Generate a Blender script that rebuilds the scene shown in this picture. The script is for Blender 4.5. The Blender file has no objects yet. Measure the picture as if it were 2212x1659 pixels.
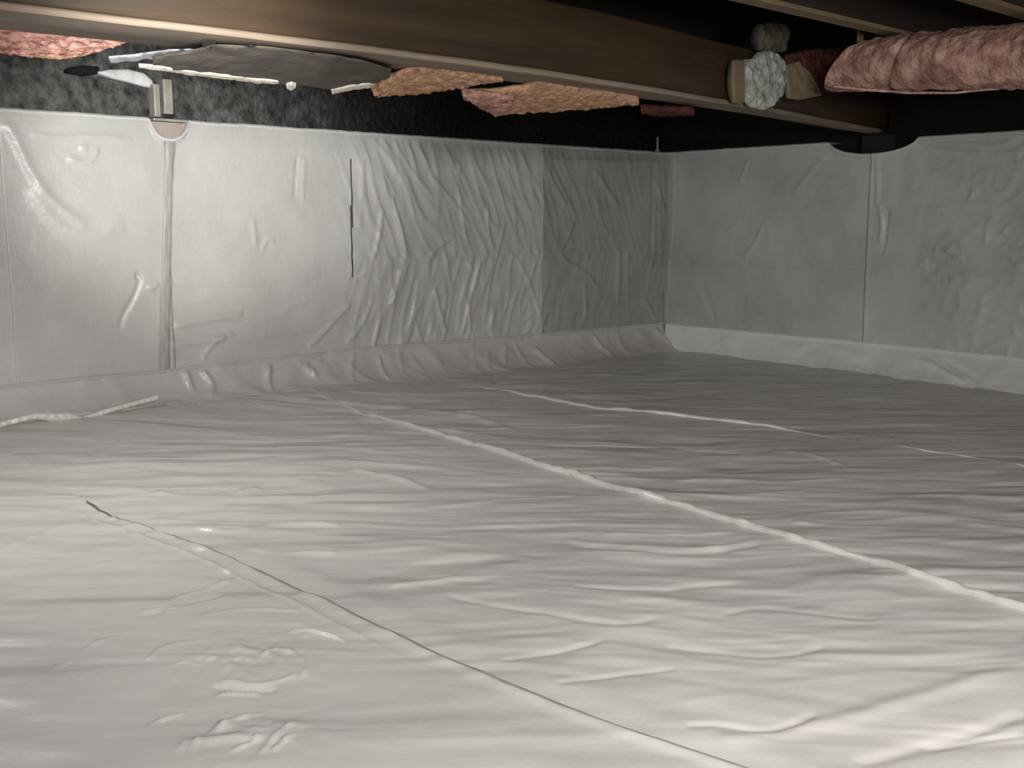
import bpy, bmesh, math, random
import numpy as np
from mathutils import Vector
random.seed(4)
SC = bpy.context.scene
COL = SC.collection

# ------------------------------------------------------------------ camera
FPX, CX, CY = 2308.0, 1106.0, 829.5          # for the 2212 x 1659 frame
PITCH, AZ = math.atan(349.5/FPX), math.radians(42.06)
CAM = np.array([-3.832, -3.204, 0.58])
Fv = np.array([math.sin(AZ)*math.cos(PITCH), math.cos(AZ)*math.cos(PITCH), -math.sin(PITCH)])
Rv = np.array([math.cos(AZ), -math.sin(AZ), 0.0])
Uv = np.cross(Rv, Fv)
cd = bpy.data.cameras.new('camera'); cam = bpy.data.objects.new('camera', cd); COL.objects.link(cam)
cam.location = CAM; cam.rotation_euler = (math.pi/2-PITCH, 0, -AZ)
cd.sensor_width = 36; cd.lens = FPX/2212*36; cd.clip_start = 0.02
SC.camera = cam

# ------------------------------------------------------------------ world, lights, exposure
SC.view_settings.view_transform = 'Standard'; SC.view_settings.look = 'None'
SC.view_settings.gamma = 1; SC.view_settings.use_curve_mapping = False
SC.view_settings.exposure = 0.0
w = bpy.data.worlds.new('world'); SC.world = w; w.use_nodes = True
w.node_tree.nodes['Background'].inputs[0].default_value = (0.5, 0.5, 0.5, 1)
w.node_tree.nodes['Background'].inputs[1].default_value = 0.004

def aim(o, target):
    o.rotation_euler = (Vector(target)-Vector(o.location)).to_track_quat('-Z', 'Y').to_euler()
def area(name, loc, target, sx, sy, power, color=(1, 1, 1), spread=180):
    d = bpy.data.lights.new(name, 'AREA'); d.shape = 'RECTANGLE'; d.size = sx; d.size_y = sy
    d.energy = power; d.color = color; d.spread = math.radians(spread)
    o = bpy.data.objects.new(name, d); COL.objects.link(o); o.location = loc; aim(o, target); return o
def spot(name, loc, target, angle, blend, power, color=(1, 1, 1), r=0.04):
    d = bpy.data.lights.new(name, 'SPOT'); d.spot_size = math.radians(angle); d.spot_blend = blend
    d.energy = power; d.color = color; d.shadow_soft_size = r
    o = bpy.data.objects.new(name, d); COL.objects.link(o); o.location = loc; aim(o, target); return o
WORK = spot('work_lamp_aimed_at_left_wall', (-3.45, -2.3, 0.70), (-2.25, 0, 0.9), 34, 1.0, 225, (1, 0.99, 0.97), 0.06)
HEAD = area('headlamp_behind_camera', (-3.55, -3.55, 0.95), (-2.3, -1.6, 0.1), 0.30, 0.20, 20, (1, 0.98, 0.955), 150)
LOW = area('added_fill_right_of_camera', (-3.2, -3.7, 0.70), (-2.0, -2.0, 0.1), 0.30, 0.20, 13.5, (1, 0.98, 0.955), 150)  # added fill, no such lamp seen; power fitted for the near floor
LEFT = area('added_fill_between_joists_at_left', (-3.45, -1.00, 1.00), (-2.6, -1.35, 0.0), 0.3, 0.2, 7.5, (1, 0.985, 0.96), 150)  # added fill to brighten the floor at left, no lamp seen there

# ------------------------------------------------------------------ helpers
def ray(px, py): return Fv + Rv*((px-CX)/FPX) + Uv*((CY-py)/FPX)
def hit(px, py, plane):
    """the point of a real plane seen at a pixel: ('x'|'y'|'z', value), ('t', y0, z0, k): z = z0+k(y-y0), ('d', depth)"""
    d = ray(px, py)
    if plane[0] == 'd': return CAM + d*plane[1]
    if plane[0] == 't':
        _, y0, z0, k = plane
        t = (z0 - k*y0 - CAM[2] + k*CAM[1])/(d[2]-k*d[1]); return CAM + d*t
    ax = 'xyz'.index(plane[0]); return CAM + d*((plane[1]-CAM[ax])/d[ax])
def hits(pts, plane): return np.array([hit(x, y, plane) for x, y in pts])

def tag(o, label=None, cat=None, group=None, kind=None):
    if label: o['label'] = label
    if cat: o['category'] = cat
    if group: o['group'] = group
    if kind: o['kind'] = kind
    return o
def link(name, me, mat, parent=None, smooth=True):
    o = bpy.data.objects.new(name, me); COL.objects.link(o)
    if mat: me.materials.append(mat)
    if smooth: me.polygons.foreach_set('use_smooth', [True]*len(me.polygons))
    if parent: o.parent = parent; o.matrix_parent_inverse = parent.matrix_world.inverted()
    return o
def empty(name, loc):
    o = bpy.data.objects.new(name, None); COL.objects.link(o); o.location = loc
    bpy.context.view_layer.update(); return o
def gridmesh(name, P, close_u=False, keep=None):
    """P: (n, m, 3) array of points -> quad mesh"""
    n, m = P.shape[:2]
    idx = np.arange(n*m).reshape(n, m)
    if close_u: idx = np.vstack([idx, idx[:1]])
    a, b, c, d = idx[:-1, :-1], idx[1:, :-1], idx[1:, 1:], idx[:-1, 1:]
    q = np.stack([a, b, c, d], -1).reshape(-1, 4)
    if keep is not None: q = q[keep.reshape(-1)]
    me = bpy.data.meshes.new(name)
    me.vertices.add(n*m); me.vertices.foreach_set('co', P.reshape(-1).astype(np.float32))
    me.loops.add(len(q)*4); me.loops.foreach_set('vertex_index', q.reshape(-1).astype(np.int32))
    me.polygons.add(len(q)); me.polygons.foreach_set('loop_start', np.arange(0, len(q)*4, 4, dtype=np.int32))
    me.update(calc_edges=True); me.validate(); return me
def box(bm, x0, x1, y0, y1, z0, z1):
    r = bmesh.ops.create_cube(bm, size=1)
    for v in r['verts']:
        v.co = Vector(((x0+x1)/2+v.co.x*(x1-x0), (y0+y1)/2+v.co.y*(y1-y0), (z0+z1)/2+v.co.z*(z1-z0)))
    return r['verts']
def bmobj(name, bm, mat, parent=None, bevel=0, smooth=False):
    me = bpy.data.meshes.new(name); bm.to_mesh(me); bm.free()
    o = link(name, me, mat, parent, smooth)
    if bevel:
        m = o.modifiers.new('bevel', 'BEVEL'); m.width = bevel; m.segments = 2
    return o

# numpy gradient noise
def perlin(x, y, seed=0):
    rs = np.random.RandomState(seed+11); p = rs.permutation(256); p = np.concatenate([p, p])
    ang = rs.rand(256)*2*np.pi; gx, gy = np.cos(ang), np.sin(ang)
    xi = np.floor(x).astype(int); yi = np.floor(y).astype(int); xf, yf = x-xi, y-yi
    u = xf*xf*xf*(xf*(xf*6-15)+10); v = yf*yf*yf*(yf*(yf*6-15)+10)
    def g(ix, iy, dx, dy):
        h = p[(p[ix & 255] + iy) & 255]; return gx[h]*dx+gy[h]*dy
    a = g(xi, yi, xf, yf); b = g(xi+1, yi, xf-1, yf); c = g(xi, yi+1, xf, yf-1); d = g(xi+1, yi+1, xf-1, yf-1)
    return (a+u*(b-a)) + v*((c+u*(d-c))-(a+u*(b-a)))
def fbm(x, y, seed=0, octv=3):
    s = 0; a = 1
    for i in range(octv): s = s+a*perlin(x*2**i, y*2**i, seed+i*7); a *= .5
    return s
def ridged(x, y, seed=0):
    """sharp folds: 0..1, peaks along thin lines"""
    n = perlin(x, y, seed); return np.exp(-(n/0.16)**2)
def sm(a, b, x):
    t = np.clip((x-a)/(b-a), 0, 1); return t*t*(3-2*t)
def poly_dist(X, Y, pts):
    """distance from each (X, Y) to a polyline and the position along it (0..1)"""
    best = np.full(X.shape, 1e9); tt = np.zeros(X.shape)
    n = len(pts)-1
    for i in range(n):
        ax, ay = pts[i]; bx, by = pts[i+1]; dx, dy = bx-ax, by-ay; L2 = dx*dx+dy*dy+1e-12
        t = np.clip(((X-ax)*dx+(Y-ay)*dy)/L2, 0, 1)
        d = np.hypot(X-ax-t*dx, Y-ay-t*dy); m = d < best
        best = np.where(m, d, best); tt = np.where(m, (i+t)/n, tt)
    return best, tt
def smooth_pts(pts, k=3):
    P = np.array(pts, float)
    for _ in range(k):
        if len(P) < 3: break
        Q = [P[0]]
        for i in range(len(P)-1):
            Q.append(P[i]*.75+P[i+1]*.25); Q.append(P[i]*.25+P[i+1]*.75)
        Q.append(P[-1]); P = np.array(Q)
        if len(P) > 24: break
    return P
def add_ridges(X, Y, ridges):
    H = np.zeros(X.shape)
    for pts, wdt, hgt in ridges:
        P = smooth_pts(pts)
        m = ((X > P[:, 0].min()-4*wdt) & (X < P[:, 0].max()+4*wdt) & (Y > P[:, 1].min()-4*wdt) & (Y < P[:, 1].max()+4*wdt))
        if not m.any(): continue
        d, t = poly_dist(X[m], Y[m], P)
        env = np.clip(np.minimum(t, 1-t)*5, 0, 1)**.7
        H[m] += hgt*np.exp(-(d/wdt)**2)*env
    return H

# ------------------------------------------------------------------ materials
def newmat(name):
    m = bpy.data.materials.new(name); m.use_nodes = True
    nt = m.node_tree; b = nt.nodes['Principled BSDF']; return m, nt, b
def texco(nt, scale=(1, 1, 1)):
    tc = nt.nodes.new('ShaderNodeTexCoord'); mp = nt.nodes.new('ShaderNodeMapping')
    mp.inputs['Scale'].default_value = scale
    nt.links.new(tc.outputs['Object'], mp.inputs['Vector']); return mp.outputs['Vector']
def noise(nt, vec, scale, detail=4, rough=.55):
    n = nt.nodes.new('ShaderNodeTexNoise'); n.inputs['Scale'].default_value = scale
    n.inputs['Detail'].default_value = detail; n.inputs['Roughness'].default_value = rough
    nt.links.new(vec, n.inputs['Vector']); return n.outputs['Fac']
def ramp(nt, fac, stops):
    r = nt.nodes.new('ShaderNodeValToRGB'); e = r.color_ramp.elements
    e[0].position, e[0].color = stops[0][0], (*stops[0][1], 1)
    e[1].position, e[1].color = stops[-1][0], (*stops[-1][1], 1)
    for p, c in stops[1:-1]:
        n = e.new(p); n.color = (*c, 1)
    nt.links.new(fac, r.inputs['Fac']); return r.outputs['Color']
def bump(nt, b, hgt, strength, dist):
    n = nt.nodes.new('ShaderNodeBump'); n.inputs['Strength'].default_value = strength
    n.inputs['Distance'].default_value = dist; nt.links.new(hgt, n.inputs['Height'])
    nt.links.new(n.outputs['Normal'], b.inputs['Normal']); return n
def simple(name, c0, c1, scale, rough=.7, bs=.3, bd=.01, bscale=None, mapping=(1, 1, 1), metal=0, spec=.5, detail=5):
    m, nt, b = newmat(name); v = texco(nt, mapping)
    nt.links.new(ramp(nt, noise(nt, v, scale, detail), [(.3, c0), (.7, c1)]), b.inputs['Base Color'])
    b.inputs['Roughness'].default_value = rough; b.inputs['Metallic'].default_value = metal
    b.inputs['Specular IOR Level'].default_value = spec
    bump(nt, b, noise(nt, v, bscale or scale*2, 6), bs, bd); return m
def liner_mat(name, c0, c1, rough, bd=.0025, bscale=38, sheen=.5, ripple=0):
    m, nt, b = newmat(name); v = texco(nt)
    nt.links.new(ramp(nt, noise(nt, v, 3.2, 4), [(.3, c0), (.7, c1)]), b.inputs['Base Color'])
    rr = ramp(nt, noise(nt, v, 9, 3), [(.3, (rough-.06,)*3), (.7, (rough+.08,)*3)])
    nt.links.new(rr, b.inputs['Roughness']); b.inputs['Specular IOR Level'].default_value = sheen
    n1 = bump(nt, b, noise(nt, v, bscale, 5, .6), .5, bd)
    if ripple:                                                       # fine creases running across the strips
        a = nt.nodes.new('ShaderNodeMapping'); a.inputs['Rotation'].default_value = (0, 0, AZ)
        c = nt.nodes.new('ShaderNodeMapping'); c.inputs['Scale'].default_value = (1.9, 6.0, 5)
        nt.links.new(v, a.inputs['Vector']); nt.links.new(a.outputs['Vector'], c.inputs['Vector'])
        f = nt.nodes.new('ShaderNodeTexNoise'); f.inputs['Scale'].default_value = 1.0; f.inputs['Detail'].default_value = 2.2
        f.inputs['Distortion'].default_value = .6; nt.links.new(c.outputs['Vector'], f.inputs['Vector'])
        n2 = nt.nodes.new('ShaderNodeBump'); n2.inputs['Strength'].default_value = 1; n2.inputs['Distance'].default_value = ripple
        nt.links.new(f.outputs['Fac'], n2.inputs['Height']); nt.links.new(n2.outputs['Normal'], n1.inputs['Normal'])
    return m
M_FLOOR = liner_mat('floor_plastic', (.51, .49, .472), (.59, .57, .55), .30, .0015, 38, .55, .024)
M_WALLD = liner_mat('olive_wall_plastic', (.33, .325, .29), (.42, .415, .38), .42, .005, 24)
M_WALLR = liner_mat('right_wall_plastic', (.42, .41, .39), (.56, .55, .53), .40, .008, 19)
M_WALL = liner_mat('wall_plastic', (.50, .49, .47), (.60, .59, .57), .36, .008, 17)
M_SKIRT = liner_mat('skirt_plastic', (.80, .79, .77), (.86, .85, .83), .40)
M_TAPE = liner_mat('seam_tape', (.66, .65, .62), (.74, .73, .70), .35)
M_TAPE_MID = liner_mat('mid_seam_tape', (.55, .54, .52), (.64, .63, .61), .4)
M_TAPE_DULL = liner_mat('dull_seam_tape', (.36, .35, .33), (.44, .43, .41), .5)
M_CONC = simple('bare_concrete', (.36, .30, .25), (.48, .42, .36), 6, .85, .5, .006, 40)
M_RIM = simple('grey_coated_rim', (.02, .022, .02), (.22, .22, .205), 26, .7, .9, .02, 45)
def rim_fades_dark():                                                 # the lamp's fade to dark towards the corner, put into the rim colour
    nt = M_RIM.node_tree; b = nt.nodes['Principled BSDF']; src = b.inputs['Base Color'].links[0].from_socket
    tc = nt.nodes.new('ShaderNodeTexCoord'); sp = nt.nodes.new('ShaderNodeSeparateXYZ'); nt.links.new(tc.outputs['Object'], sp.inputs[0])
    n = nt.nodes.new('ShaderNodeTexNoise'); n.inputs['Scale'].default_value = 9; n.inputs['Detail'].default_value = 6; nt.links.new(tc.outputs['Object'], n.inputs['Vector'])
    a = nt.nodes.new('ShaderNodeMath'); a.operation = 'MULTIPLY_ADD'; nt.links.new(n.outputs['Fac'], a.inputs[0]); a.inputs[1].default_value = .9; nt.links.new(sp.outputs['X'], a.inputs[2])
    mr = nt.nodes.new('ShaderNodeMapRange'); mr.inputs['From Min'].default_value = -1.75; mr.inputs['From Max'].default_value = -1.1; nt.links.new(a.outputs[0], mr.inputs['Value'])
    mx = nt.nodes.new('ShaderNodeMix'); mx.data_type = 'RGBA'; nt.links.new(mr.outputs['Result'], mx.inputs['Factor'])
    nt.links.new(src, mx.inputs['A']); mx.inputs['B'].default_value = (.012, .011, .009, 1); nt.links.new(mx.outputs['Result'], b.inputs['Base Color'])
rim_fades_dark()
M_DARK = simple('dark_wood', (.006, .005, .004), (.014, .011, .009), 4, .9, .3, .004, 30, (1, 8, 8))
M_BEAM = simple('brown_beam_wood', (.024, .0125, .004), (.056, .030, .010), 3, .65, .4, .004, 20, (.5, 6, 6))
M_PALE = simple('pale_pine', (.17, .128, .092), (.28, .22, .16), 4, .7, .4, .003, 22, (.6, 8, 8))
M_JOIST = simple('reddish_joist_wood', (.02, .012, .009), (.04, .023, .016), 4, .75, .3, .003, 22, (.6, 8, 8))
M_EDGE = simple('dull_tan', (.14, .10, .055), (.24, .17, .10), 5, .75, .3, .003, 25)
M_PINK = simple('pink_fibreglass', (.26, .11, .09), (.66, .38, .31), 45, .95, .8, .010, 80, spec=.1)
M_ORANGE = simple('orange_fibreglass', (.34, .17, .10), (.66, .43, .27), 45, .95, .8, .010, 80, spec=.1)
M_WRAP = simple('pink_duct_wrap', (.20, .09, .07), (.62, .38, .30), 20, .75, .9, .02, 42, spec=.3)
M_MAROON = simple('maroon_fibreglass', (.06, .018, .016), (.14, .05, .04), 26, .95, .9, .02, 50, spec=.1)
M_KRAFT = simple('dark_kraft_paper', (.045, .04, .03), (.10, .088, .068), 12, .8, .6, .008, 30)
M_TORN = simple('torn_paper_edge', (.55, .48, .38), (.80, .74, .64), 30, .8, .6, .006, 60)
M_FOAM = simple('white_foam', (.80, .80, .79), (.90, .90, .89), 20, .6, .4, .006, 40)
M_FOIL = simple('dull_foil', (.35, .36, .37), (.60, .61, .62), 25, .35, .8, .006, 40, metal=.6)
M_CRUMP = simple('crumpled_grey_wrap', (.20, .20, .18), (.52, .53, .49), 30, .55, .9, .012, 45)
M_STEEL = simple('dull_steel', (.40, .37, .32), (.60, .56, .50), 20, .5, .3, .003, 40, metal=.3)
M_SLIT = simple('slit_shade', (.10, .095, .085), (.15, .14, .13), 30, .8, .3, .002)
M_SUBFLOOR = simple('subfloor_board', (.02, .016, .013), (.045, .036, .028), 8, .9, .3, .004, 30)

# ------------------------------------------------------------------ setting
ZT = 0.889
def struct(name, bm, mat): return tag(bmobj(name, bm, mat), kind='structure')
bm = bmesh.new(); box(bm, -5.8, 0.3, -5.2, 0.3, -0.25, -0.035); struct('floor', bm, M_CONC)
bm = bmesh.new(); box(bm, -5.8, 0.3, -5.2, 0.3, 1.335, 1.36); struct('ceiling', bm, M_SUBFLOOR)
bm = bmesh.new(); box(bm, -5.8, 0.3, 0.0, 0.3, -0.035, ZT-0.006); struct('wall_left', bm, M_CONC)
bm = bmesh.new()                                                     # right wall with a pocket for the girder
box(bm, 0, .3, -5.2, -0.0005, -0.035, .80)
box(bm, 0, .3, -.72, -0.0005, .8005, ZT-.006); box(bm, 0, .3, -5.2, -1.32, .8005, ZT-.006)
struct('wall_right', bm, M_CONC)
bm = bmesh.new(); box(bm, -5.8, -5.5, -5.5, 0.3, -0.25, 1.335); struct('wall_near', bm, M_CONC)
bm = bmesh.new(); box(bm, -5.5, 0.3, -5.5, -5.2, -0.25, 1.335); struct('wall_back', bm, M_CONC)
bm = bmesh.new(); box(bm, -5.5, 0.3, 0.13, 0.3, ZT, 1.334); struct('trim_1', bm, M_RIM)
bm = bmesh.new(); box(bm, .13, 0.3, -5.2, 0.129, ZT, 1.334); box(bm, .135, .295, -1.319, -.721, .801, ZT+.001); struct('trim_2', bm, M_DARK)

# ------------------------------------------------------------------ spacing of the floor grids (finer near the camera)
def spaced(a, b, f):
    out = [a]
    while out[-1] < b: out.append(out[-1]+f(out[-1]))
    out[-1] = b
    if len(out) > 2 and out[-1]-out[-2] < .3*f(out[-2]): out.pop(-2)
    return np.array(out)

def FX(*pts): return [tuple(hit(x, y, ('z', 0))[:2]) for x, y in pts]
fl = []                                                              # folds of the floor sheets: (points, width m, height m)
def fr(w_, h_, *pts): fl.append((FX(*pts), w_*.75, h_*.55))
# long folds and creases read from the photograph
fr(.012, .010, (330, 1068), (400, 1076), (480, 1072), (560, 1055))
fr(.010, .011, (420, 1150), (490, 1160), (560, 1145), (640, 1135), (740, 1140))
fr(.008, .010, (530, 1196), (600, 1204), (640, 1198), (730, 1200))
fr(.007, .007, (130, 1250), (200, 1232), (300, 1215), (420, 1205))
fr(.008, .006, (0, 1205), (70, 1165), (160, 1135), (290, 1118))
fr(.006, .008, (370, 1305), (430, 1292), (480, 1272), (520, 1258))
fr(.006, .005, (290, 1335), (400, 1318), (500, 1300))
fr(.005, .005, (430, 1345), (500, 1330), (580, 1328), (650, 1330))
fr(.005, .009, (620, 1375), (660, 1370), (700, 1378), (745, 1395))
fr(.004, .005, (320, 1440), (350, 1410), (400, 1398), (440, 1395))
fr(.004, .004, (370, 1455), (400, 1440), (430, 1452), (460, 1430), (490, 1445), (520, 1425), (550, 1440))
fr(.004, .005, (560, 1430), (600, 1408), (640, 1420), (665, 1450), (650, 1475))
fr(.005, .007, (470, 1512), (520, 1508), (560, 1510))
fr(.006, .005, (480, 1478), (540, 1490), (600, 1482), (640, 1466))
fr(.005, .006, (455, 1600), (480, 1580), (520, 1562), (570, 1552))
fr(.004, .006, (390, 1635), (400, 1615)); fr(.004, .006, (412, 1632), (432, 1608))
fr(.004, .006, (500, 1640), (540, 1625), (560, 1605)); fr(.004, .006, (590, 1640), (610, 1620), (640, 1600))
fr(.004, .005, (320, 1585), (360, 1565), (400, 1555)); fr(.004, .005, (560, 1650), (600, 1600), (640, 1570))
fr(.004, .005, (180, 1418), (215, 1398), (270, 1390)); fr(.005, .005, (120, 1455), (160, 1440))
fr(.010, -.006, (300, 1345), (380, 1318), (480, 1300))
fr(.010, -.008, (460, 1492), (520, 1500), (600, 1498))
fr(.03, .012, (560, 870), (700, 878), (860, 884), (1000, 900), (1100, 930))
fr(.02, .008, (780, 905), (900, 925), (1000, 940)); fr(.02, .008, (200, 985), (300, 975), (450, 972))
fr(.015, .008, (760, 1018), (830, 1030), (930, 1058)); fr(.014, .006, (880, 1098), (1000, 1090), (1100, 1076), (1250, 1068))
fr(.012, .007, (840, 1270), (930, 1262), (1000, 1255)); fr(.012, .007, (1220, 1170), (1300, 1178), (1380, 1188), (1520, 1192), (1640, 1170))
fr(.012, -.006, (1240, 1180), (1330, 1192), (1480, 1202), (1640, 1182))
fr(.010, .006, (1300, 1158), (1400, 1160), (1500, 1158), (1620, 1150))
fr(.010, -.005, (1240, 1275), (1400, 1282), (1500, 1270), (1600, 1262))
fr(.010, -.005, (960, 1290), (1080, 1315), (1200, 1330), (1330, 1355), (1420, 1340))
fr(.008, -.005, (1080, 1430), (1200, 1410), (1300, 1385)); fr(.008, -.004, (1200, 1480), (1350, 1455), (1460, 1445))
fr(.008, -.004, (1440, 1398), (1550, 1410), (1680, 1420), (1780, 1400))
fr(.010, -.004, (1560, 1330), (1640, 1310), (1760, 1325), (1890, 1340))
fr(.010, -.006, (1480, 1570), (1560, 1562), (1640, 1580), (1700, 1570), (1760, 1540))
fr(.014, -.006, (2212, 1545), (2100, 1585), (1980, 1620), (1850, 1650))
fr(.008, -.004, (2212, 1590), (2120, 1600), (2000, 1622)); fr(.02, .006, (1560, 1600), (1800, 1560), (2000, 1500), (2212, 1440))
fr(.014, .007, (1450, 1045), (1560, 1040), (1700, 1052), (1850, 1040)); fr(.012, .008, (1660, 980), (1740, 985), (1830, 1010))
fr(.014, .006, (1710, 1135), (1800, 1148), (1920, 1152)); fr(.014, .006, (2050, 1080), (2212, 1085)); fr(.014, .006, (2060, 1135), (2212, 1150))
fr(.02, .008, (1720, 862), (1900, 872), (2100, 868)); fr(.03, .006, (1260, 812), (1400, 818), (1600, 826))

hx, hy = Fv[0]/math.hypot(Fv[0], Fv[1]), Fv[1]/math.hypot(Fv[0], Fv[1])
def floor_height(X, Y, seed):
    D = np.hypot(X-CAM[0], Y-CAM[1])
    a = X*Rv[0]+Y*Rv[1]; b = X*hx+Y*hy
    wx = .06*fbm(a*2.2, b*2.2, 3); wy = .05*fbm(a*2.0+9, b*2.4, 5)
    A, B = a+wx, b+wy
    H = .006*fbm(X*1.6, Y*1.6, 21, 2)
    smooth_near = sm(1.05, 1.9, D)                                  # the sheet lies smoother in the near foreground
    left = sm(-3.2, -2.9, X)
    mask = .25+.75*sm(-.25, .25, fbm(A*1.3, B*1.3, 31+seed, 2))
    H = H + .0026*smooth_near*mask*ridged(A/.42, B/.13, 40+seed)
    H = H + .0016*(.35+.65*smooth_near)*ridged(A/.24, B/.07, 51+seed)*(.4+.6*mask)
    H = H + .0042*smooth_near*fbm(A/.40, B/.10, 61, 4)*1.4
    H = H + .0030*(1-smooth_near)*fbm(A/.30, B/.16, 66, 2)
    # crinkled patch lower left
    c1, c2 = hit(520, 1425, ('z', 0)), hit(530, 1600, ('z', 0))
    cr = np.exp(-(((X-c1[0])/.10)**2+((Y-c1[1])/.10)**2))+np.exp(-(((X-c2[0])/.07)**2+((Y-c2[1])/.06)**2))
    H = H + cr*.0035*ridged(A/.10+.6*perlin(A*9, B*9, 4), B/.06, 71) + cr*.0030*fbm(A/.028, B/.022, 73, 3)
    H = H + add_ridges(X, Y, fl)
    # heaped against the left wall
    H = H + .030*sm(-.55, -.03, Y)*sm(-1.2, -2.2, X)+.006*sm(-.45, -.06, X)*sm(-.1, -1.2, Y)
    return H

# seam curves x(y)
def curve_fn(pts, ext):
    P = hits(pts, ('z', .014))[:, :2]; P = P[np.argsort(P[:, 1])]
    ys = np.concatenate([[-5.15], P[:, 1], [0.0]]); xs = np.concatenate([[ext[0]], P[:, 0], [ext[1]]])
    def f(y):
        s = 0
        for k in (-.08, -.04, 0, .04, .08): s = s+np.interp(y+k, ys, xs)
        return s/5
    return f
seamA = curve_fn([(70, 1000), (220, 1100), (400, 1166), (560, 1232), (700, 1293), (900, 1388), (1200, 1510), (1420, 1590), (1650, 1659)], (-2.9, -3.02))
seamB = curve_fn([(830, 900), (960, 935), (1060, 965), (1200, 1005), (1330, 1047), (1560, 1108), (1690, 1150), (1850, 1195), (2212, 1310)], (-2.25, -1.95))
seamC = curve_fn([(1060, 835), (1180, 858), (1290, 875), (1500, 898), (1720, 925)], (-1.1, -1.42))
FLOORLBL = 'plastic sheets laid on the floor'
def floor_sheet(label, left, right, seed, base, edge):
    """left/right: functions of y; edge: 'L' or 'R' or '' = the side whose free edge lies on the neighbour"""
    ys = spaced(-5.1, -.012, lambda y: np.clip(.0022*((y+3.3)**2), .0038, .012) if y > -3.0 else .05)
    n = (300, 230, 130, 130)[seed]
    t = np.linspace(0, 1, n)
    if edge == 'L': t = t**1.35
    if edge == 'R': t = 1-(1-t)**2
    if seed == 1: t = t**1.6
    Y, T = np.meshgrid(ys, t, indexing='ij')
    L_, R_ = left(ys)[:, None], right(ys)[:, None]
    wob = .004*perlin(ys*6, ys*0+seed, 90)[:, None]+.002*perlin(ys*25, ys*0+seed, 93)[:, None]
    X = L_+(R_-L_)*T
    if edge == 'L': X = X+wob*(1-T)
    if edge == 'R': X = X+wob*T
    H = floor_height(X, Y, seed)+base
    if seed == 1:                                                    # tucked down under the edge of the nearest sheet
        H = H+.003*np.exp(-((X-seamA(Y)-.06)/.03)**2)*sm(-1.0, -1.5, Y)
    if edge == 'L':
        d = X-X[:, :1]; br = 1+.5*perlin(Y*9, Y*0, 95)
        e = sm(-1.7, -1.4, Y)*sm(-.3, -.55, Y) if seed == 3 else sm(-.35, -.8, Y)
        H = H+(.0048 if seed == 2 else .005)*e*np.exp(-((d-.006)/(.0055))**2)*br+.002*e*np.exp(-(d/.10)**2)
    if edge == 'R':
        d = X[:, -1:]-X; br = .8+.5*perlin(Y*9, Y*0, 97)
        e = sm(-.9, -1.4, Y)
        H = H+e*(.004*np.exp(-(d/.012)**2)+.0025*np.exp(-((d-.034)/.006)**2)*sm(-2.2, -1.8, Y))
    P = np.stack([X, Y, H], -1)
    # folded-under border so the edge has thickness
    def rim_(Q, dz): Q = Q.copy(); Q[..., 2] -= dz; return Q
    P = np.concatenate([rim_(P[:, :1], base*.8+.006), P, rim_(P[:, -1:], base*.8+(.014 if edge == 'R' else .006))], 1)
    o = link('floor_liner', gridmesh('floor_liner', P), M_FLOOR)
    return tag(o, label, 'plastic sheet', FLOORLBL)
const = lambda v: (lambda y: y*0+v)
floor_sheet('grey floor plastic sheet nearest the camera at lower left, crinkled, its edge a dark line', const(-4.7), seamA, 0, .006, 'R')
floor_sheet('broad wrinkled grey floor plastic sheet between the dark seam and the long bright seam', lambda y: seamA(y)-.03, lambda y: seamB(y)+.10, 1, .001, '')
floor_sheet('darker grey floor plastic sheet just beyond the long bright seam, before the short far seam', seamB, lambda y: seamC(y)+.10, 2, .005, 'L')
floor_sheet('darkest grey floor plastic sheet running into the corner and along right wall', seamC, const(-.012), 3, .0056, 'L')

# dark strip for the shadow line along the edge of the nearest sheet
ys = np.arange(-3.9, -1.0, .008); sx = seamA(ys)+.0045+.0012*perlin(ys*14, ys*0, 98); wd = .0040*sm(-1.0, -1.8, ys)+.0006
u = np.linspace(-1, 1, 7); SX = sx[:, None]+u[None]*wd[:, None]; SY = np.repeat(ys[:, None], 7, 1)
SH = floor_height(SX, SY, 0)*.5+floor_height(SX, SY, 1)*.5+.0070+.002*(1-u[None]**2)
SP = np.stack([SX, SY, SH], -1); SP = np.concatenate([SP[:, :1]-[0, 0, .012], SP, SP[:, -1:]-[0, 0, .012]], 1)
tag(link('seam_shadow_line', gridmesh('seam_shadow_line', SP), simple('shadow_line_grey', (.21, .205, .19), (.29, .28, .265), 30, .6, .3, .001)), 'thin dark grey strip put in as the shadow line running diagonally across the near floor', 'shadow line')

# ------------------------------------------------------------------ wall liners
def LX(*pts): return [(hit(x, y, ('y', 0))[0], hit(x, y, ('y', 0))[2]) for x, y in pts]
def RX(*pts): return [(hit(x, y, ('x', 0))[1], hit(x, y, ('x', 0))[2]) for x, y in pts]
wl = []; wr = []
def lr(w_, h_, *pts): wl.append((LX(*pts), w_*.75, h_*.6))
def rr(w_, h_, *pts): wr.append((RX(*pts), w_*.75, h_*.6))
lr(.018, .012, (5, 262), (30, 300), (60, 370), (110, 440), (180, 490))
lr(.030, .010, (60, 400), (110, 480), (190, 520), (260, 480)); lr(.010, .010, (140, 340), (170, 355), (195, 345), (205, 320))
lr(.008, .010, (60, 290), (120, 300), (200, 292), (280, 305)); lr(.012, .008, (165, 318), (185, 322))
lr(.022, .010, (340, 612), (450, 606), (560, 600), (700, 590)); lr(.010, -.010, (285, 590), (300, 600), (285, 640), (262, 680), (255, 710))
lr(.010, -.012, (287, 592), (298, 602)); lr(.012, .012, (310, 625), (340, 612))
lr(.014, .014, (370, 705), (410, 697), (480, 682), (520, 678)); lr(.012, .011, (365, 742), (420, 740), (470, 730), (500, 720))
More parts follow.
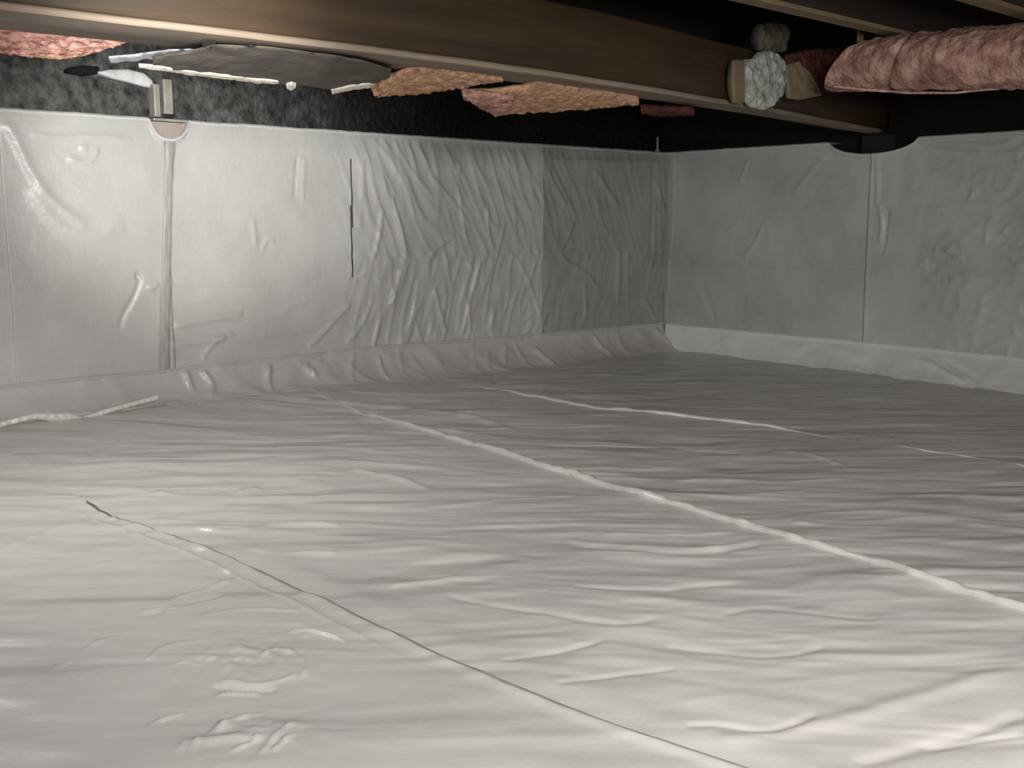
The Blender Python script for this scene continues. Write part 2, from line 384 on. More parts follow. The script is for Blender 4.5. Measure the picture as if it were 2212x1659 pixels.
lr(.012, .012, (660, 750), (700, 710), (725, 680), (752, 655)); lr(.010, .009, (430, 775), (455, 740), (480, 725))
lr(.008, -.007, (638, 335), (634, 380), (632, 430)); lr(.010, .005, (652, 340), (650, 390), (648, 435))
lr(.016, .006, (778, 345), (776, 420), (772, 495))
lr(.010, .007, (560, 540), (570, 515), (590, 520)); lr(.012, .006, (540, 470), (548, 540))
for p in [((800, 300), (840, 350), (850, 380)), ((815, 310), (870, 400), (890, 470)), ((845, 300), (880, 370), (930, 430)), ((890, 305), (920, 360)),
          ((985, 350), (982, 380)), ((1080, 335), (1098, 365)), ((920, 380), (960, 420), (1010, 490)), ((840, 420), (860, 500), (870, 560)),
          ((915, 560), (940, 530), (970, 510)), ((955, 540), (960, 580), (968, 620)), ((1030, 560), (1020, 600), (1000, 680), (990, 730)),
          ((1045, 440), (1046, 500), (1060, 540)), ((1085, 470), (1070, 540), (1050, 620), (1040, 700)), ((860, 580), (850, 620), (835, 660)),
          ((900, 600), (890, 660), (870, 740)), ((770, 600), (790, 580), (860, 575)), ((930, 620), (945, 680), (955, 720)), ((1000, 560), (1015, 590)),
          ((1060, 660), (1050, 720)), ((820, 450), (812, 520), (800, 560)), ((800, 640), (780, 700), (740, 740)), ((1110, 560), (1150, 640), (1160, 680)),
          ((980, 400), (990, 470), (1000, 520)), ((1120, 700), (1150, 670)), ((890, 690), (905, 740)), ((1000, 640), (1010, 720))]:
    lr(random.uniform(.008, .013), random.uniform(.008, .013), *p)
for p in [((1175, 370), (1200, 420), (1215, 450)), ((1235, 470), (1215, 520), (1195, 555), (1260, 590), (1290, 630)), ((1275, 365), (1310, 420), (1330, 450)),
          ((1280, 430), (1290, 480), (1310, 510)), ((1330, 520), (1330, 600), (1325, 660)), ((1350, 540), (1348, 620)), ((1380, 640), (1410, 690)),
          ((1255, 600), (1258, 700)), ((1185, 360), (1240, 480))]:
    lr(.014, .010, *p)
lr(.012, -.012, (1405, 350), (1402, 450), (1400, 560)); lr(.012, .008, (1415, 350), (1418, 450), (1420, 560))
lr(.010, .010, (1170, 345), (1300, 350), (1420, 350))
rr(.012, -.007, (1480, 566), (1560, 568), (1650, 572), (1780, 574), (1900, 580)); rr(.010, -.008, (1488, 560), (1500, 572))
rr(.012, .007, (1900, 330), (1903, 400), (1902, 450)); rr(.010, .010, (1908, 440), (1912, 500), (1905, 520)); rr(.010, .010, (1910, 560), (1922, 530))
rr(.010, -.010, (1925, 450), (1920, 500), (1912, 560))
rr(.016, .012, (1985, 300), (2080, 310), (2150, 318), (2190, 305), (2212, 292)); rr(.016, .010, (2000, 322), (2100, 330), (2212, 332))
for i in range(26):
    x, y = random.uniform(2000, 2212), random.uniform(340, 600); a = random.uniform(-.4, 1.2); l = random.uniform(15, 40)
    rr(.008, random.uniform(.004, .008), (x, y), (x+l*math.cos(a), y-l*math.sin(a)))
for i in range(12):
    a = random.uniform(0, 6.28); x, y = 2040+30*math.cos(a), 575+30*math.sin(a)
    rr(.008, .007, (x, y), (2040+55*math.cos(a+.3), 575+45*math.sin(a+.3)))
rr(.02, .008, (2110, 680), (2150, 650), (2212, 670)); rr(.012, .008, (2130, 520), (2180, 545), (2212, 580))
rr(.012, .006, (1655, 480), (1640, 520), (1610, 560)); rr(.02, -.006, (1520, 620), (1540, 660), (1550, 700)); rr(.010, .006, (1600, 400), (1625, 340))
rr(.014, .005, (1720, 420), (1770, 350), (1800, 330))

def left_offset(S, Z, seed):
    H = .008*fbm(S*1.7, Z*2.2, 121, 2)
    smoothz = sm(-1.85, -1.55, S)*(1-sm(-.9, -.6, S)*.5)            # strongly wrinkled between the fold and the third seam
    q = S*.93+Z*.36*np.where(Z > .45, 1, -.7); r = Z
    H = H+.0054*smoothz*ridged((q+.02*fbm(S*4, Z*4, 8))/.10, r/.34, 130)
    H = H+.0042*smoothz*ridged(q/.050, r/.22, 133)+.003*fbm(S/.14, Z/.2, 136, 3)*(.4+smoothz)
    low = sm(.42, .2, Z)*sm(-2.45, -2.35, S)*(1-smoothz)
    H = H+.005*low*ridged(S/.25, Z/.07, 141)
    drape = np.exp(-((S+2.62)/.16)**2)*np.cos(np.clip((Z-.55)*6, -3.1, 3.1))*.010
    return H+drape+add_ridges(S, Z, wl)
def right_offset(S, Z, seed):
    H = .006*fbm(S*1.7, Z*2.2, 151, 2)+.0022*fbm(S/.12, Z/.12, 153, 3)
    far = sm(-1.15, -1.5, S)
    H = H+.004*far*ridged(S/.09+Z*2, Z/.08, 155)+.0016*ridged(S/.16, Z/.25, 157)
    return H+add_ridges(S, Z, wr)
def notchL(s):                                                       # cut in the top edge round the bracket
    return -.050*np.clip(1-((s+2.368)/.062)**2, 0, 1)**.5-.006*sm(-2.44, -2.40, s)*sm(-2.30, -2.34, s)
def notchR(s):                                                       # half-round cut below the girder pocket
    return -.052*np.clip(1-((s+1.03)/.185)**2, 0, 1)**.6
def wall_liner(side, label, s0, s1, seed, base, notch, lip0=False, lip1=False):
    ds = .0055
    s = np.arange(s0, s1, ds); s[-1] = s1
    tz = np.linspace(0, 1, 128)
    top = ZT+notch(s)+.0035*perlin(s*7, s*0, 160)+.0015*perlin(s*30, s*0, 161)
    S, T = np.meshgrid(s, tz, indexing='ij')
    Z = .004+(top[:, None]-.004)*T
    f = left_offset if side == 'L' else right_offset
    H = f(S, Z, seed)
    fade = sm(.0, .06, Z)*.9+.1
    dt = top[:, None]-Z
    H = np.maximum(H*fade*(.35+.65*sm(.0, .05, dt)), -.014)+base+.015
    H = H+.008*np.exp(-((dt-.007)/.007)**2)                          # rolled top edge
    if lip0: H = H+.003*np.exp(-((S-s0-.006)/.006)**2)*(1+.8*perlin(Z*18, Z*0, 163))
    if lip1: H = H+.003*np.exp(-((s1-S-.006)/.006)**2)*(1+.8*perlin(Z*18, Z*0, 164))
    def cap(Hr, Zr): return Hr, Zr
    # wrap over the top of the wall
    H2 = np.concatenate([H, H[:, -1:]*.55, H[:, -1:]*0-.03, H[:, -1:]*0-.10], 1)
    Z2 = np.concatenate([Z, Z[:, -1:]+.003, Z[:, -1:]+.003, Z[:, -1:]+.002], 1)
    if notch(s).min() < 0:                                           # where it is cut, it does not wrap
        cut = (notch(s) < -.002)[:, None]
        H2[:, -2:] = np.where(cut, .004, H2[:, -2:])
        Z2[:, -3:] = np.where(cut, Z[:, -1:], Z2[:, -3:])
    S2 = np.repeat(s[:, None], H2.shape[1], 1)
    # folded-in side borders
    H2 = np.concatenate([np.full_like(H2[:1], .002), H2, np.full_like(H2[:1], .002)], 0)
    H2[0, -2:] = H2[1, -2:]; H2[-1, -2:] = H2[-2, -2:]
    Z2 = np.concatenate([Z2[:1], Z2, Z2[-1:]], 0); S2 = np.concatenate([S2[:1], S2, S2[-1:]], 0)
    P = np.stack([S2, -H2, Z2], -1) if side == 'L' else np.stack([-H2, S2, Z2], -1)
    keep = None
    if seed == 2:                                                    # a slit cut for the dark fold line beside the wrinkled half
        Sc = .25*(S2[:-1, :-1]+S2[1:, :-1]+S2[:-1, 1:]+S2[1:, 1:]); Zc = .25*(Z2[:-1, :-1]+Z2[1:, :-1]+Z2[:-1, 1:]+Z2[1:, 1:])
        keep = ~((abs(Sc+1.7115+.0035*np.sin(Zc*5)) < .0034) & (Zc > .385) & (Zc < .80))
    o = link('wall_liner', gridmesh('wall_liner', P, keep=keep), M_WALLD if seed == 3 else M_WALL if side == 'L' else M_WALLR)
    # thin pale strip along the upper edge, following it
    k = np.arange(1, len(s)-1, 1); u = np.linspace(0, 1, 7)[None]; th = (.013+.003*perlin(s[k]*11, s[k]*0, 165+seed))[:, None]
    topz = top[k][:, None]+.003-u*th; topo = H[k, -1][:, None]*.4+.014+.007*np.sin(u*math.pi*.9)+.002*perlin(s[k]*40, s[k]*0, 167)[:, None]
    tp = np.stack([np.repeat(s[k][:, None], 7, 1), -topo if side == 'L' else topz, topz if side == 'L' else topz], -1)
    if side == 'R': tp = np.stack([-topo, np.repeat(s[k][:, None], 7, 1), topz], -1)
    ends = tp[:, -1:].copy(); ends[..., 1 if side == 'L' else 0] = -.006
    tp = np.concatenate([tp, ends], 1)
    if seed == 2:
        bk = bmesh.new(); box(bk, -1.735, -1.69, -.003, -.0005, .36, .82); bmobj('slit_shade', bk, M_SLIT, o)['label'] = 'dark strip put in as the shade seen through the slit'  # dark strip stands in for the shade inside the slit
    e = link('edge_strip', gridmesh('edge_strip', tp), M_TAPE if seed < 3 else M_TAPE_MID, o); e['label'] = 'paler strip along the top edge'
    return tag(o, label, 'plastic sheet', 'plastic sheets on the foundation walls')
zero = lambda s: s*0.0
WLG = 'plastic sheets on the foundation walls'
wall_liner('L', 'sliver of grey wall plastic sheet at the far left edge of the left wall', -5.4, -2.845, 0, .000, zero)
wall_liner('L', 'brightly lit grey wall plastic sheet with a curved drape, left of the notched seam', -2.862, -2.385, 1, .004, notchL)
wall_liner('L', 'widest wall plastic sheet, bright on its left and densely wrinkled on its right', -2.405, -.775, 2, .000, notchL, False, False)
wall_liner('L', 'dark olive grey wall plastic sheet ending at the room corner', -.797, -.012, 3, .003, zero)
wall_liner('R', 'grey right wall plastic sheet between the corner and the seam under the girder', -1.045, -.012, 4, .000, notchR)
wall_liner('R', 'grey right wall plastic sheet right of the seam, with a crinkled rosette', -5.15, -1.030, 5, .006, notchR, False, True)

# tape runs on the seams
def tape(plane, label, pts, wid, mat, off, name='seam_tape'):
    """narrow crumpled strip standing proud of the wall, centre line given along the wall"""
    P0 = np.array(pts); t = np.linspace(0, 1, 70); k = np.linspace(0, 1, len(P0))
    s = np.interp(t, k, P0[:, 0]); z = np.interp(t, k, P0[:, 1]); u = np.linspace(-1, 1, 9)
    S = s[:, None]+u[None]*wid*(1+.25*perlin(t*9, t*0, 170)[:, None]); Z = z[:, None]+u[None]*0
    H = off+.003*(1-u[None]**4)+.004*perlin(S*60, Z*22, 171)*(1-u[None]**2)
    H[:, 0] = off-.004; H[:, -1] = off-.004
    P = np.stack([S, -H, Z], -1) if plane == 'L' else np.stack([-H, S, Z], -1)
    return tag(link(name, gridmesh(name, P), mat), label, 'tape')
tape('L', 'dull grey tape strip covering the notched seam of the left wall', LX((362, 300), (356, 400), (352, 600), (350, 700), (350, 800)), .016, M_TAPE_DULL, .024)
tape('R', 'pale crumpled tape strip running down the room corner on the right wall', [(-.040, .865), (-.045, .70), (-.042, .52), (-.030, .38), (-.025, .26)], .026, M_TAPE_DULL, .020)

# ------------------------------------------------------------------ skirts at the foot of the walls
sk = []
def skirt(side, label, s0, s1, topz, botout, mat, seed, rg):
    s = np.arange(s0, s1, .007); v = np.linspace(0, 1, 34)
    S, V = np.meshgrid(s, v, indexing='ij')
    tz = topz(s)[:, None]+.004*perlin(S*5, S*0, 180+seed); bo = botout(s)[:, None]*(1+.12*perlin(S*4, S*0+3, 183+seed))
    o_ = (.024 if side == 'L' else .022)+bo[:, 0]
    fz = ((floor_height(s, -o_, 3) if side == 'L' else floor_height(-o_, s, 3))+.0035)[:, None]
    if side == 'L':                                                  # steep, then a cove on to the floor
        out = .024+bo*V**2.2; z = fz+(tz-fz)*(1-V)**(1.15+.5*V)
    else:                                                            # a leaning flat
        out = .022+bo*V; z = fz+(tz-fz)*(1-V)-.010*np.sin(V*math.pi)
    n = .004*fbm(S*9, V*2.0, 186+seed, 3)+.006*ridged((S+.05*V)*5, V*.7, 188+seed)*np.sin(V*math.pi)
    n = n+add_ridges(S, V*.14, rg)
    n = n+.006*np.exp(-((V-.03)/.045)**2)
    out = out+n*(.3+.7*(1-V)); z = z+n*.7*sm(0, .4, V)
    if side == 'L':
        P = np.stack([S, -out, z], -1)
    else:
        P = np.stack([-out, S, z], -1)
    Pt = P[:, :1].copy(); Pb = P[:, -1:].copy(); Pb[..., 2] -= .02
    if side == 'L': Pt[..., 1] = -.004
    else: Pt[..., 0] = -.004
    P = np.concatenate([Pt, P, Pb], 1)
    return tag(link('liner_skirt', gridmesh('liner_skirt', P), mat), label, 'plastic sheet', 'plastic upturns along the foot of the walls')
SR = random.Random(9)
rgL = [([(-2.06, .02), (-2.10, .13)], .010, .016), ([(-2.36, .01), (-2.35, .10)], .010, .014), ([(-2.30, .02), (-2.27, .08), (-2.31, .12)], .009, .012),
       ([(-.50, .02), (-.46, .12)], .012, .014), ([(-.03, .10), (-.10, .02)], .016, .014), ([(-.86, .05), (-.82, .13)], .014, .016), ([(-1.62, .03), (-1.63, .12)], .008, .010)]
for i in range(14):
    a = SR.uniform(-2.0, -.2); rgL.append(([(a, SR.uniform(0, .05)), (a+SR.uniform(-.08, .08), SR.uniform(.08, .14))], .010, SR.uniform(.003, .008)))
rgR = [([(-1.30, .04), (-1.52, .12)], .010, .012), ([(-1.38, .03), (-1.56, .10)], .008, -.008), ([(-1.75, .02), (-1.95, .12)], .010, .014),
       ([(-1.85, .02), (-2.02, .12)], .009, .012), ([(-.9, .03), (-1.1, .07)], .02, .006)]
skirt('L', 'long grey plastic upturn along the foot of the left wall', -5.4, -.02, lambda s: .125+.012*np.exp(-((s+1.6)/.5)**2), lambda s: .085+.05*sm(-2.2, -1.6, s), M_FLOOR, 0, rgL)
skirt('R', 'pale leaning plastic upturn along the foot of the right wall', -5.15, -.035, lambda s: .118-.006*sm(-1, -2, s), lambda s: .020+.17*sm(.05, -1.85, s), M_SKIRT, 5, rgR)

# raised white lip lying where the left upturn meets the floor
def ribbon(name, top, bot, plane, mat, nu=90, nv=18, thick=.03, rough=.006, rs=30, bulge=.0, seed=0, parent=None, jag=0, plane2=None):
    """closed lumpy shell between two outlines (pixels of the photograph put on a real plane)"""
    T = hits(top, plane); B = hits(bot, plane2 or plane)
    def res(P):
        d = np.concatenate([[0], np.cumsum(np.linalg.norm(np.diff(P, axis=0), axis=1))]); d /= d[-1]
        t = np.linspace(0, 1, nu); return np.stack([np.interp(t, d, P[:, i]) for i in range(3)], -1)
    T, B = res(T), res(B)
    v = np.linspace(0, 1, nv)[None, :, None]
    u = np.linspace(0, 1, nu)[:, None, None]
    if jag:
        j = jag*(fbm(np.linspace(0, nu/5, nu), np.zeros(nu)+seed, 200+seed, 3))[:, None]
        B = B+j*np.array([0, .3, 1.0])
    P = T[:, None]*(1-v)+B[:, None]*v
    e1 = T[-1]-T[0]; e2 = (B-T)[nu//2]; nrm = np.cross(e1, e2); nrm = nrm/(np.linalg.norm(nrm)+1e-9)
    mid = P[nu//2, nv//2]
    if np.dot(nrm, CAM-mid) < 0: nrm = -nrm
    L = np.linalg.norm(e1)
    UU = np.broadcast_to(u[..., 0]*L, P.shape[:2]); VV = np.broadcast_to(v[..., 0], P.shape[:2])*np.linalg.norm(B-T, axis=1)[:, None]
    env = (np.sin(np.pi*VV/(VV.max(1, keepdims=True)+1e-9))**.5)
    disp = bulge*env+rough*fbm(UU*rs, VV*rs, 210+seed, 4)
    front = P+nrm*disp[..., None]
    back = P-nrm*thick*(.25+.75*env)[..., None]+nrm*(rough*.5*fbm(UU*rs*.6, VV*rs*.6, 220+seed, 3))[..., None]
    ring = np.concatenate([front, back[:, ::-1]], 1)                 # closed loop in v
    ring = np.concatenate([ring, ring[:, :1]], 1)
    c0 = ring[:1].mean(1, keepdims=True)*np.ones_like(ring[:1]); c1 = ring[-1:].mean(1, keepdims=True)*np.ones_like(ring[:1])
    ring = np.concatenate([c0, ring, c1], 0)
    me = gridmesh(name, ring)
    bm_ = bmesh.new(); bm_.from_mesh(me); bmesh.ops.remove_doubles(bm_, verts=bm_.verts, dist=1e-5)
    bmesh.ops.recalc_face_normals(bm_, faces=bm_.faces); bm_.to_mesh(me); bm_.free()
    return link(name, me, mat, parent)
o = ribbon('tape_lip', [(0, 912), (40, 901), (75, 893), (150, 893), (178, 902), (220, 886), (280, 870), (342, 853)],
           [(0, 925), (40, 914), (75, 906), (140, 914), (175, 912), (220, 898), (280, 880), (342, 864)], ('y', -.145), M_TAPE, 120, 8, .008, .004, 60, .004, 1)
tag(o, 'bright white rumpled tape edge where the left upturn meets the floor', 'tape')

# ------------------------------------------------------------------ girder on the right wall pocket
zb = .914
gb = empty('girder', (0, -1.07, zb)); tag(gb, 'long brown wooden girder crossing the top, its end in the right wall pocket', 'beam')
gx = np.array([-5.4, -3.25, -2.8, -2.2, -1.5, -.8, -.35, .05]); gy = np.array([-1.30, -1.345, -1.375, -1.385, -1.315, -1.21, -1.13, -1.05])
def beam_y(x):
    return sum(np.interp(x+k, gx, gy) for k in (-.3, -.15, 0, .15, .3))/5
def beam_piece(name, x0, x1, ya, yb, z0, z1, mat, r=.004, wob=.0, seed=0):
    xs = np.linspace(x0, x1, 90)
    prof = [(ya+r, z0), (yb-r, z0), (yb, z0+r), (yb, z1-r), (yb-r, z1), (ya+r, z1), (ya, z1-r), (ya, z0+r), (ya+r, z0)]
    P = np.array([[(x, beam_y(x)+(py*float(np.interp(x, [-3.2, -1.2, 0], [1.15, .55, .35])) if name == 'bottom_board' else py)+wob*perlin(np.array([x*5.]), np.array([pz*9.]), seed)[0], pz+wob*perlin(np.array([x*4.]), np.array([py*9.+3]), seed+1)[0]) for py, pz in prof] for x in xs])
    c0 = P[:1].mean(1, keepdims=True)*np.ones_like(P[:1]); c1 = P[-1:].mean(1, keepdims=True)*np.ones_like(P[:1])
    P = np.concatenate([c0, P, c1], 0)
    o = link(name, gridmesh(name, P), mat, gb, smooth=False); return o
beam_piece('side_board', -5.4, .05, 0.008, .05, zb+.014, 1.085, M_BEAM, .005, .004, 240)
beam_piece('core_board', -5.4, .05, .0505, .155, zb+.014, 1.085, M_DARK, .004)
beam_piece('bottom_board', -5.4, -.01, 0, .17, zb, zb+.0135, M_PALE, .004, .003, 243)
bm = bmesh.new(); box(bm, .02, .13, -1.10, -.96, .80, zb-.001); o = bmobj('bearing_block', bm, M_DARK, None, .006)
tag(o, 'dark bearing block in the right wall pocket under the girder end', 'block')

# ------------------------------------------------------------------ floor joists above
def joist(y, x0, x1, z0, label, mat=M_JOIST, edge=True, yaw=0):
    r = empty('floor_joist', ((x0+x1)/2, y, z0)); tag(r, label, 'joist', 'joists under the floor above')
    bm = bmesh.new(); box(bm, x0, x1, y, y+.04, z0+.012, 1.334); bmobj('joist_board', bm, mat, r, .003)
    if edge:
        bm = bmesh.new(); box(bm, x0, x1, y-.006, y+.044, z0, z0+.0115); bmobj('lit_edge_strip', bm, M_EDGE, r, .002)  # light on the lower edge, put into the colour of a paler strip
    r.rotation_euler[2] = yaw; return r
joist(-1.63, -5.4, -.15, 1.10, 'reddish joist with its lit lower edge put in as a tan strip just in front of the girder, above the duct')
joist(-1.99, -5.4, -.15, 1.10, 'joist with its lit lower edge put in as a tan strip in the top right corner of the view')
joist(-2.50, -5.4, .12, 1.14, 'dark joist overhead, second in front of the wrapped duct', M_DARK, False)
joist(-.85, -5.4, .12, 1.14, 'dark joist behind the girder over the torn insulation', M_DARK, False)
joist(-.42, -5.4, .12, 1.14, 'dark joist nearest the left wall', M_DARK, False)

# ------------------------------------------------------------------ insulation and torn facings hanging behind the girder
TQ = ('t', -1.17, .886, -.25)
TP = ('t', -1.10, .915, -.28)
INS = 'fibreglass batts sagging between girder and left wall'
o = ribbon('insulation_batt', [(-60, 60), (0, 58), (100, 50), (200, 56), (298, 70)], [(-60, 105), (0, 112), (60, 119), (130, 127), (200, 113), (255, 94), (300, 76)], TP, M_PINK, 120, 30, .05, .008, 45, .012, 2, jag=.004)
tag(o, 'pink fibreglass batt sagging at the top left edge of the view', 'insulation', INS)
lip = ribbon('curled_edge', [(-60, 100), (0, 106), (60, 112), (130, 118), (200, 105), (255, 88), (298, 70)], [(-60, 108), (0, 114), (60, 121), (130, 129), (200, 115), (255, 97), (298, 80)], ('t', -1.11, .912, -.28), M_ORANGE, 90, 6, .010, .003, 60, .003, 3, parent=o)
lip['label'] = 'pale salmon curled lower edge'
o = ribbon('insulation_batt', [(805, 198), (828, 174), (868, 154), (905, 143), (1000, 149), (1086, 166)], [(808, 204), (860, 205), (905, 203), (960, 196), (1020, 184), (1085, 173)], TQ, M_ORANGE, 100, 24, .018, .006, 50, .008, 4, jag=.003)
tag(o, 'tan orange fibreglass batt scrap under the middle of the girder, left of a larger one', 'insulation', INS)
o = ribbon('insulation_batt', [(998, 205), (1060, 198), (1135, 188), (1165, 174), (1200, 182), (1300, 196), (1380, 213)], [(1002, 208), (1040, 236), (1072, 251), (1100, 245), (1200, 241), (1300, 232), (1378, 221)], TQ, M_ORANGE, 110, 26, .018, .006, 50, .010, 5, jag=.003)
tag(o, 'larger orange fibreglass batt with a pointed red left tip under the girder', 'insulation', INS)
tip = ribbon('red_fibre_tip', [(1000, 204), (1040, 203), (1080, 206), (1110, 212)], [(1003, 209), (1038, 232), (1068, 246), (1098, 240)], ('t', -1.20, .880, -.25), M_PINK, 40, 14, .02, .006, 60, .006, 6, parent=o)
tip['label'] = 'darker red torn fibres at the tip'
o = ribbon('insulation_batt', [(1385, 238), (1420, 236), (1500, 240)], [(1385, 244), (1420, 252), (1500, 250)], TQ, M_MAROON, 40, 10, .02, .004, 60, .004, 7)
tag(o, 'small dark maroon insulation scrap below the girder right of the orange batt', 'insulation', INS)

fs = ribbon('paper_facing', [(330, 124), (400, 112), (470, 98), (560, 100), (700, 116), (780, 130), (845, 150)], [(330, 150), (400, 158), (500, 172), (600, 182), (700, 190), (760, 194), (840, 172)], ('t', -1.15, .897, -.05), M_KRAFT, 110, 22, .006, .005, 20, .006, 8)
tag(fs, 'dark torn paper facing sheet hanging below the girder with a pale torn edge', 'paper sheet')
e = ribbon('torn_edge', [(300, 140), (345, 143), (400, 152), (500, 163), (560, 170), (600, 174)], [(300, 147), (345, 152), (400, 161), (500, 173), (560, 181), (604, 181)], ('t', -1.17, .892, -.05), M_TORN, 90, 6, .006, .002, 50, .002, 9, parent=fs, jag=.002); e['label'] = 'cream torn edge'
e = ribbon('torn_edge', [(715, 194), (760, 184), (810, 178)], [(718, 204), (765, 194), (812, 190)], ('t', -1.17, .892, -.05), M_TORN, 40, 6, .006, .002, 60, .002, 10, parent=fs, jag=.002); e['label'] = 'cream torn edge'
e = ribbon('torn_tuft', [(618, 182), (630, 178), (640, 182)], [(620, 190), (629, 197), (637, 190)], ('t', -1.17, .892, -.05), M_TORN, 20, 6, .01, .003, 60, .004, 11, parent=fs)
e = ribbon('torn_tuft', [(800, 188), (815, 186), (825, 192)], [(805, 196), (818, 212), (828, 207)], ('t', -1.17, .892, -.05), M_ORANGE, 20, 6, .01, .003, 60, .004, 12, parent=fs)

FP = ('t', -1.08, .925, -.15)
FG = 'foil scraps at the left end of the girder'
o = ribbon('foil_scrap', [(365, 88), (385, 77), (420, 72), (465, 80)], [(362, 97), (395, 92), (430, 90), (462, 92)], FP, M_FOIL, 50, 10, .008, .004, 60, .004, 13)
tag(o, 'small crumpled grey foil scrap tucked under the girder, upper left', 'foil', FG)
o = ribbon('foil_scrap', [(455, 90), (480, 86), (520, 90), (570, 96), (640, 108)], [(462, 104), (500, 103), (540, 106), (590, 112), (640, 116)], FP, M_FOAM, 60, 8, .006, .003, 40, .003, 14)
tag(o, 'white foil strip along the underside of the girder, right of the dark clamp', 'foil', FG)
o = ribbon('foil_scrap', [(235, 124), (300, 118), (370, 108), (435, 106)], [(240, 134), (300, 129), (375, 121), (438, 119)], FP, M_FOIL, 60, 8, .006, .004, 50, .003, 15)
tag(o, 'long thin grey foil scrap hanging between pink batt and dark clamp', 'foil', FG)
o = ribbon('foil_scrap', [(350, 128), (380, 125), (425, 127)], [(350, 136), (390, 139), (425, 136)], FP, M_KRAFT, 30, 8, .008, .004, 50, .003, 16)
tag(o, 'dull brown scrap just above the cream torn paper edge', 'foil', FG)
o = ribbon('dark_clamp', [(436, 84), (450, 80), (466, 86)], [(438, 100), (450, 116), (464, 98)], ('t', -1.13, .888, -.15), M_DARK, 24, 8, .02, .003, 60, .006, 17)
tag(o, 'small dark clamp on the underside of the girder between foil scraps', 'clamp')

# on top of the left wall
o = ribbon('foam_wedge', [(212, 154), (235, 150), (275, 149), (310, 157), (328, 172)], [(214, 160), (245, 170), (280, 178), (312, 187), (330, 190)], ('y', .02), M_FOAM, 50, 12, .05, .003, 25, .006, 18)
tag(o, 'bright white foam wedge on top of left wall beside the bracket', 'foam')
br = empty('wall_bracket', hit(350, 262, ('y', -.01))); tag(br, 'tan metal bracket standing on the left wall in the liner notch', 'bracket')
def flange(x0, x1, y0, y1, nm='flange'):
    a = hit(x0, y1, ('y', -.004)); b = hit(x1, y0, ('y', -.004))
    bm = bmesh.new(); box(bm, a[0], b[0], -.010, .03, a[2], b[2]); return bmobj(nm, bm, M_STEEL, br, .002)
flange(333, 343, 182, 252); flange(354, 370, 172, 246)
a = hit(343, 240, ('y', .01)); b = hit(355, 182, ('y', .01)); bm = bmesh.new(); box(bm, a[0], b[0], .015, .025, a[2], b[2]); bmobj('web', bm, M_DARK, br)
a = hit(330, 258, ('y', -.006)); b = hit(408, 246, ('y', -.006)); bm = bmesh.new(); box(bm, a[0], b[0], -.012, .06, ZT-.004, ZT+.004); bmobj('foot_plate', bm, M_STEEL, br, .002)
o = ribbon('rim_voids', [(150, 146), (180, 142), (212, 144)], [(152, 158), (180, 164), (212, 160)], ('y', .03), M_DARK, 30, 8, .05, .008, 60, .006, 19)
o.name = 'rim_void'; tag(o, 'dark patch put in for the black void on the left wall top beside the white foam wedge', 'dark patch')  # added dark lump standing in for the black, shaded void
bm = bmesh.new(); bmesh.ops.create_cone(bm, cap_ends=True, segments=12, radius1=.006, radius2=.005, depth=.075)
pt = hit(1437, 305, ('y', .0))
for v in bm.verts: v.co += Vector((pt[0], .045, ZT+.036))
bmesh.ops.create_cone(bm, cap_ends=True, segments=6, radius1=.011, radius2=.011, depth=.009, matrix=__import__('mathutils').Matrix.Translation((pt[0], .045, ZT+.012)))
o = bmobj('anchor_bolt', bm, M_STEEL); tag(o, 'short pale anchor bolt standing on the wall top at the corner', 'bolt')

# ------------------------------------------------------------------ pieces on the girder face (right part)
gw = empty('crumpled_wrap', hit(1650, 170, ('y', -1.30))); tag(gw, 'pale grey crumpled wrapping hanging over the girder beside a tan block', 'plastic wrap')
yf = ('y', -1.315)
ribbon('wrap_body', [(1612, 128), (1630, 126), (1640, 112), (1660, 108), (1685, 118)], [(1614, 215), (1625, 232), (1650, 238), (1672, 228), (1690, 205)], yf, M_CRUMP, 50, 44, .035, .012, 32, .018, 30, gw)
ribbon('wrap_top', [(1642, 52), (1670, 46), (1700, 56)], [(1640, 108), (1668, 116), (1694, 112)], ('y', -1.30), M_KRAFT, 30, 30, .03, .010, 30, .014, 31, gw)
o = ribbon('wood_block', [(1584, 130), (1596, 129), (1606, 130)], [(1586, 222), (1598, 224), (1608, 222)], ('y', -1.315), M_EDGE, 16, 16, .025, .001, 20, .003, 32)
tag(o, 'narrow tan wood block fixed on the girder left of the grey wrapping', 'wood block')
o = ribbon('insulation_scrap', [(1700, 118), (1740, 108), (1790, 104), (1840, 96)], [(1705, 170), (1735, 190), (1770, 205), (1800, 200)], ('y', -1.255), M_MAROON, 50, 30, .03, .008, 40, .014, 33)
tag(o, 'dark maroon insulation behind the open end of the wrapped duct', 'insulation')
o = ribbon('insulation_scrap', [(1698, 140), (1725, 132), (1742, 150)], [(1702, 212), (1725, 216), (1775, 206)], ('y', -1.285), M_EDGE, 40, 24, .015, .004, 40, .006, 34)
tag(o, 'yellowish insulation scrap on the girder right of the grey wrapping', 'insulation')

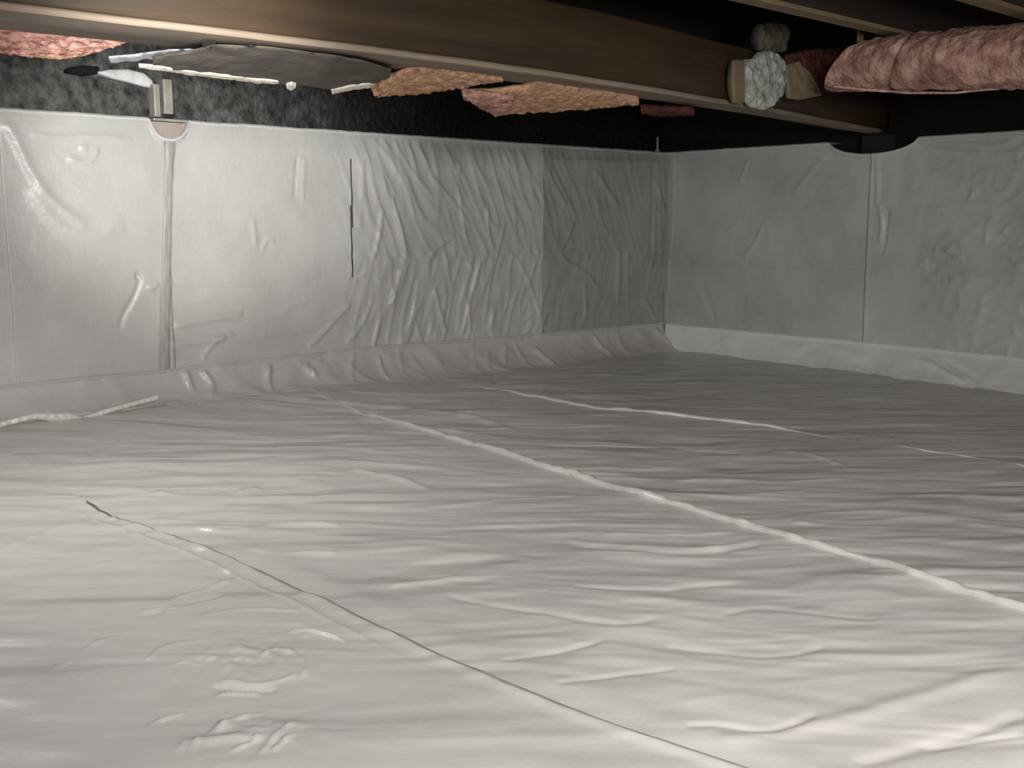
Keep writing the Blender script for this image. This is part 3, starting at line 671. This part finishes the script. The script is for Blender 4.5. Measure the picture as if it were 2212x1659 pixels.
# wrapped duct
dr = empty('wrapped_duct', hit(2000, 130, ('d', 3.3))); tag(dr, 'thick round duct wrapped in pink insulation at upper right', 'duct')
def duct():
    c = np.array([hit(1830, 143, ('d', 3.10)), hit(2000, 132, ('d', 2.92)), hit(2212, 121, ('d', 2.74)), hit(2420, 108, ('d', 2.55))])
    tk = np.array([0, .32, .68, 1.0]); rad = np.array([.071, .082, .086, .088])
    n, m = 170, 72; t = np.linspace(0, 1, n); C = np.stack([np.interp(t, tk, c[:, i]) for i in range(3)], -1)
    r = np.interp(t, tk, rad)
    ax = c[-1]-c[0]; L = np.linalg.norm(ax); ax /= L; up = np.array([0, 0, 1.]); side = np.cross(ax, up); side /= np.linalg.norm(side); up = np.cross(side, ax)
    th = np.linspace(0, 2*np.pi, m)
    T, TH = np.meshgrid(t, th, indexing='ij')
    lump = .007*fbm(T*L*16, np.cos(TH)*1.6+3, 250, 3)+.005*fbm(T*L*30, np.sin(TH)*3+7, 254, 4)
    groove = -.012*np.exp(-(((T-.235)-.045*np.sin(TH+.4))/.010)**2)
    Rr = r[:, None]*(1+.06*np.cos(2*TH))+lump+groove
    P = C[:, None]+side*(np.cos(TH)*Rr)[..., None]+up*(np.sin(TH)*Rr)[..., None]
    slant = (.055*(-np.sin(TH)))*(1-sm(0, .12, T)); P = P-ax*slant[..., None]
    e0 = C[0]+(P[0]-C[0])*.62+ax*.02; e1 = C[0]+(P[0]-C[0])*.60+ax*.14
    P = np.concatenate([e1[None], e0[None], P], 0)
    return P, C, ax
P, dC, dax = duct()
link('wrap', gridmesh('wrap', P), M_WRAP, dr)
ribbon('loose_flap', [(1800, 184), (1860, 190), (1960, 197), (2060, 198), (2212, 182), (2330, 176)], [(1802, 189), (1860, 195), (1960, 203), (2060, 203), (2212, 188), (2330, 182)], ('d', 2.80), M_WRAP, 90, 6, .008, .003, 30, .003, 35, dr)['label'] = 'tan lower seam flap'
hg = hit(1858, 90, ('d', 3.08))
bm = bmesh.new(); box(bm, hg[0]-.014, hg[0]+.014, hg[1]-.003, hg[1]+.003, hg[2]-.045, 1.33); o = bmobj('pipe_hanger', bm, M_EDGE, None, .001)
tag(o, 'tan hanger strap holding the left end of the wrapped duct', 'strap')
